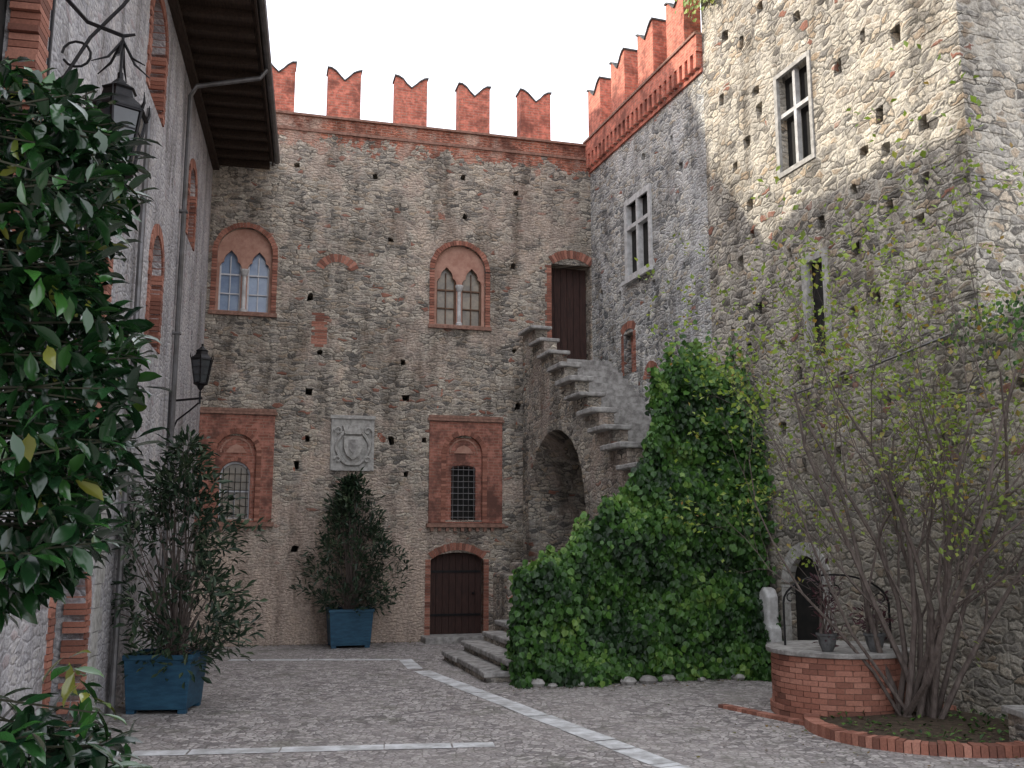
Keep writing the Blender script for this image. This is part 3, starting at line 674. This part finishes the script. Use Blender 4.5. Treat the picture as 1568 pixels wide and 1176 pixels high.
# planting bed
bd=MB(); cx,cy,r0,r1=5.5,13.35,1.42,1.62; n=110
for i in range(n):
    t0=2*math.pi*(i+.06)/n;t1=2*math.pi*(i+.94)/n; hh=.13+random.uniform(-.015,.015)
    if (Vector((cx+1.52*math.cos(t0),cy+1.52*math.sin(t0)))-Vector((4.78,14.82))).length<1.0: continue
    q=[(cx+r*math.cos(t),cy+r*math.sin(t)) for t,r in ((t0,r0),(t0,r1),(t1,r1),(t1,r0))]
    bd.add([(a,b,-.02) for a,b in q]+[(a,b,hh) for a,b in q],[(4,7,6,5),(0,1,5,4),(1,2,6,5),(2,3,7,6),(3,0,4,7)])
bed=bd.obj('planting_bed',M_VOUS)
MB().lathe(cx,cy,[(1.45,-.01),(1.44,.08),(.7,.13),(.05,.15)],24).obj('soil',M_SOIL,parent=bed)
P=[];A=[];Q=[];S=[]
for i in range(350):
    r=1.4*math.sqrt(random.random()); t=random.uniform(0,6.28); P.append((cx+r*math.cos(t),cy+r*math.sin(t),.13)); A.append((random.gauss(0,1),random.gauss(0,1),random.uniform(0,.8)));Q.append((0,0,1));S.append(random.uniform(.05,.1))
leaves('ground_cover',P,A,Q,S,M_IVY,T_SMALL,parent=bed)
cb=MB(); a=Vector((3.15,15.3));b=Vector((4.05,13.7))
for i in range(18):
    p=a.lerp(b,i/18); q=a.lerp(b,(i+.88)/18); nrm=(b-a).normalized(); nn=Vector((-nrm.y,nrm.x))*.07
    cb.add([(*(p-nn),-.01),(*(q-nn),-.01),(*(q+nn),-.01),(*(p+nn),-.01),(*(p-nn),.05),(*(q-nn),.05),(*(q+nn),.05),(*(p+nn),.05)],[(4,5,6,7),(0,4,7,3),(0,1,5,4),(1,2,6,5),(2,3,7,6)])
cb.obj('brick_kerb',M_VOUS)
lw=MB(); lw.box(5.95,9.0,9.5,12.25,-.05,.42); lwo=lw.obj('low_stone_wall',M_S)
l2=MB(); y=9.5
while y<12.2: l2.box(5.9,6.5,y+.006,min(y+.7,12.3),.422,.50); y+=.7
l2.box(6.508,9,9.5,12.3,.422,.49); l2.obj('coping',M_SLAB,parent=lwo,bevel=.012)

# leaf litter along the wall feet
P=[];A=[];Q=[];S=[]
for i in range(900):
    c_=random.random()
    if c_<.4: q=FB@Vector((random.uniform(0,9),-abs(random.gauss(0,.25))-.02,0))
    elif c_<.6: q=FB@Vector((random.uniform(5.5,11),-8.5-abs(random.gauss(0,.35)),0))
    elif c_<.8: q=FL@Vector((random.uniform(-13,0),-abs(random.gauss(0,.25))-.02,0))
    else: q=Vector((5.4+random.gauss(0,1.6),12.6+random.gauss(0,1.3),0))
    P.append((q.x,q.y,.012)); A.append((random.gauss(0,1),random.gauss(0,1),.1));Q.append((random.gauss(0,.3),random.gauss(0,.3),1));S.append(random.uniform(.03,.07))
leaves('leaf_litter',P,A,Q,S,M_LIT,T_SMALL)

# shrub tree
tr=empty('spring_tree'); wood=MB(); P=[];A=[];Q=[];S=[]
def grow(p,d,L,r,lev):
    n=6 if lev<2 else 3; pts=[p.copy()]; rad=[r]
    for i in range(n):
        d=(d+Vector(rng.normal(0,.13 if lev<2 else .22,3))+Vector((0,0,.05 if lev<2 else .03))).normalized()
        p=p+d*L/n; pts.append(p.copy()); rad.append(r*(1-.72*(i+1)/n))
        if lev<3 and i>=1:
            for q in range(1 if lev==0 else 2):
                if random.random()<.85:
                    s=Vector(rng.normal(0,1,3)); s=(s-d*s.dot(d)).normalized()
                    grow(p.copy(),(d+s*random.uniform(.4,.8)).normalized(),L*random.uniform(.36,.54),rad[-1]*.58,lev+1)
        if lev>=2 or (lev==1 and i>2):
            for q in range(random.choice((0,0,0,1)) if lev<3 else random.choice((0,1,1,2))):
                if p.z<2.2 and random.random()<.7: continue
                o_=Vector(rng.normal(0,1,3)).normalized(); P.append(p+o_*.03); A.append(o_+d*.6+Vector((0,0,-.2))); Q.append(np.array([0,0,1])+rng.normal(0,.5,3)); S.append(random.uniform(.05,.105))
    wood.tube(pts,rad,4 if lev>0 else 6,False)
base=Vector((5.45,13.65,.08))
dirs=[(-.56,-.05,1),(-.46,.1,1),(-.34,-.2,1),(-.22,.1,1),(-.12,-.25,1),(-.05,.1,1),(.05,-.1,1),(.10,-.35,1),(.2,-.1,1),(-.28,-.35,1),(.02,-.5,1),(.22,-.5,1),(.12,-.75,1),(-.1,-.1,1),(.28,-.3,1)]
for i,(dx,dy,dz) in enumerate(dirs):
    d=Vector((dx,dy,dz)).normalized(); grow(base+Vector((random.uniform(-.25,.25),random.uniform(-.25,.25),0)),d,random.uniform(3.9,5.1),(.036 if i<2 else random.uniform(.030,.050))*(.75 if i<2 else 1),0)
wood.obj('trunks',M_BARK,parent=tr); leaves('foliage',P,A,Q,S,M_SPR,T_SMALL,parent=tr)

P=[];A=[];Q=[];S=[]
for i in range(500):
    P.append((6.9+random.gauss(0,.35),-.1-abs(random.gauss(0,.12)),14.9+random.gauss(0,.25)));A.append((random.gauss(0,.6),-.2,-1));Q.append((random.gauss(0,.4),-1,.3));S.append(random.uniform(.08,.15))
leaves('wall_ivy',P,A,Q,S,M_SPR,T_IVY,M=FR)
P=[];A=[];Q=[];S=[]
for i in range(700):
    P.append((15.4+random.gauss(0,1.0),-.1-abs(random.gauss(0,.12)),5.7-abs(random.gauss(0,.4))));A.append((random.gauss(0,.6),-.2,-1));Q.append((random.gauss(0,.4),-1,.3));S.append(random.uniform(.05,.08))
leaves('wall_ivy',P,A,Q,S,M_IVY,T_IVY,M=FR)

# foreground laurel
lt=empty('laurel_tree'); wood=MB(); P=[];A=[];Q=[];S=[];Rn=[]
trunk=Vector((-2.75,3.1,0)); wood.tube([trunk,(-2.7,3.1,1.2),(-2.62,3.15,2.4),(-2.6,3.1,3.6),(-2.5,3.1,4.6)],[.09,.08,.065,.05,.02],9)
def twig(tip,z0):
    b0=Vector((-2.62+random.uniform(-.03,.03),3.12,z0)); md=b0.lerp(tip,.55)+Vector((random.uniform(-.1,.1),random.uniform(-.1,.1),random.uniform(.05,.25)))
    wood.tube([b0,b0.lerp(md,.5)+Vector((0,0,random.uniform(-.04,.1))),md,tip],[.012,.009,.006,.003],4,False)
    dd=(tip-md).normalized(); d=(dd+Vector(rng.normal(0,.5,3))+Vector((0,0,.1))).normalized(); n=random.randint(12,18); sh=rng.normal(0,.18)
    s1=d.orthogonal().normalized(); s2=d.cross(s1)
    for j in range(n):
        t=j/n; p=tip-d*(t*.28); ang=j*2.4
        o_=s1*math.cos(ang)+s2*math.sin(ang); P.append(p); A.append(d*(.9-.7*t)+o_+Vector((0,0,-.35))); Q.append(np.array([0,0,1])+rng.normal(0,.3,3)); S.append(random.uniform(.07,.12)); Rn.append(.42+sh+rng.normal(0,.22))
def xr(z):
    return float(np.interp(z,[1.0,1.5,1.9,2.15,2.3,2.45,2.8,3.05,3.3,3.6,3.85,4.05],[-1.25,-1.15,-1.22,-1.62,-1.42,-1.28,-1.22,-1.22,-1.40,-1.28,-1.34,-1.62]))
for i in range(390):
    z=random.choice([random.uniform(2.25,3.98)]*4+[random.uniform(1.15,1.92)]); y=random.uniform(2.75,3.6)
    x=xr(z)*y/3.2 - abs(random.gauss(0,.34)); tip=Vector((x,y,2.4+(z-2.4)*y/3.2)); twig(tip,max(1.0,z-random.uniform(.1,.5)))
wood.obj('branches',M_DBARK,parent=lt); leaves('foliage',P,A,Q,S,M_LAUR,T_LAUR,parent=lt,rnd=np.array(Rn),smooth=True)

# ------------------------------------------------------------------ LANTERNS
def lantern(name,M,s,bracket):
    e=empty(name,M); b=MB(); g=MB(); n=6
    def ring(r,z): return [(r*math.cos(math.pi/3*j),r*math.sin(math.pi/3*j),z) for j in range(n)]
    lo_,hi=ring(.17*s,0),ring(.27*s,.58*s)
    for j in range(n):
        b.tube([lo_[j],hi[j]],.018*s,5); b.tube([lo_[j],lo_[(j+1)%n]],.02*s,5); b.tube([hi[j],hi[(j+1)%n]],.026*s,5)
        for q_ in (.33,.66):
            m1=[a*q_+c*(1-q_) for a,c in zip(lo_[j],hi[j])];m2=[a*q_+c*(1-q_) for a,c in zip(lo_[(j+1)%n],hi[(j+1)%n])]; b.tube([m1,m2],.010*s,4)
        o_=Vector(hi[j]); b.tube([o_,o_*1.12,o_*1.10+Vector((0,0,.12*s))],[.02*s,.014*s,.003*s],5)
        k=(j+1)%n; g.add([lo_[j],lo_[k],hi[k],hi[j]],[(0,1,2,3)])
    b.lathe(0,0,[(.30*s,.58*s),(.28*s,.62*s),(.17*s,.72*s),(.15*s,.80*s),(.17*s,.82*s),(.08*s,.88*s),(.03*s,.94*s),(.03*s,1.0*s)],6)
    b.lathe(0,0,[(.01*s,-.30*s),(.03*s,-.24*s),(.015*s,-.20*s),(.06*s,-.15*s),(.09*s,-.08*s),(.18*s,-.03*s),(.18*s,0)],10)
    for pts,r in bracket: b.tube(pts,r,6)
    b.obj('iron_frame',M_IRON,parent=e); g.obj('panes',M_GLASS,parent=e)
def arcp(c,r,a0,a1,n=12): return [(0,c[0]+r*math.cos(math.radians(a0+(a1-a0)*i/n)),c[1]+r*math.sin(math.radians(a0+(a1-a0)*i/n))) for i in range(n+1)]
p=FL.inverted()@Vector((-4.10,9.6,0)); d=-p.y
Mx=FL@Matrix.Translation((p.x,p.y,6.20))
lantern('wall_lantern',Mx,1.08,[([(0,0,1.05),(0,0,1.5)],.016),([(0,-.12,1.53),(0,0,1.5),(0,d*.5,1.62),(0,d*.8,1.85),(0,d,2.35)],[.014,.022,.022,.024,.024]),
  ([(0,d,.7),(0,d-.01,2.4)],.026),([(0,d,.8),(0,d*.75,1.0),(0,d*.45,1.45),(0,.02,1.85),(0,-.10,2.05)],.018),(arcp((d*.62,1.25),.14,0,330),.014)]+
  [([(0,0,1.45),(math.cos(a)*.14,math.sin(a)*.14,1.22),(math.cos(a)*.3,math.sin(a)*.3,1.12)],[.016,.014,.006]) for a in (0,1.05,2.1,3.14,4.2,5.2)])
p=FL.inverted()@Vector((-6.12,19.0,0)); d=-p.y
Mx=FL@Matrix.Translation((p.x,p.y,5.55))
lantern('wall_lantern',Mx,.78,[([(0,0,-.2),(0,0,-.42)],.02),([(0,-.05,-.30),(0,d,-.38)],.022),([(0,.02,-.4),(0,d*.3,-.55),(0,d*.7,-.75),(0,d,-1.2)],.018),([(0,d-.01,-1.25),(0,d-.01,-.2)],.024)])

# ------------------------------------------------------------------ LIGHT
w=bpy.data.worlds.new('World'); scene.world=w; w.use_nodes=True; nt=w.node_tree
bgn=nt.nodes['Background']; sk=nt.nodes.new('ShaderNodeTexSky'); sk.sky_type='NISHITA'; sk.sun_disc=False
el=math.radians(28); toSun=Vector((-.97,.25,0)).normalized()*math.cos(el)+Vector((0,0,math.sin(el)))
sk.sun_elevation=el; sk.sun_rotation=math.atan2(toSun.x,toSun.y); sk.dust_density=4
mx=nt.nodes.new('ShaderNodeMix'); mx.data_type='RGBA'; mx.inputs[0].default_value=.6; mx.inputs[7].default_value=(19.5,19.8,21.0,1)
nt.links.new(sk.outputs[0],mx.inputs[6]); nt.links.new(mx.outputs[2],bgn.inputs[0]); bgn.inputs[1].default_value=.15
sl=bpy.data.lights.new('sun','SUN'); sl.energy=5; sl.angle=math.radians(.5); sl.color=(1,.93,.80)
so=bpy.data.objects.new('sun',sl); col.objects.link(so); so.rotation_euler=(-toSun).to_track_quat('-Z','Y').to_euler()
# ------------------------------------------------------------------ CAMERA
cd=bpy.data.cameras.new('camera'); cd.sensor_width=36; cd.lens=34.44; cd.clip_end=2000; cd.clip_start=.05
co=bpy.data.objects.new('camera',cd); col.objects.link(co); co.location=(0,0,2.4); co.rotation_euler=(math.radians(99.35),0,0); scene.camera=co
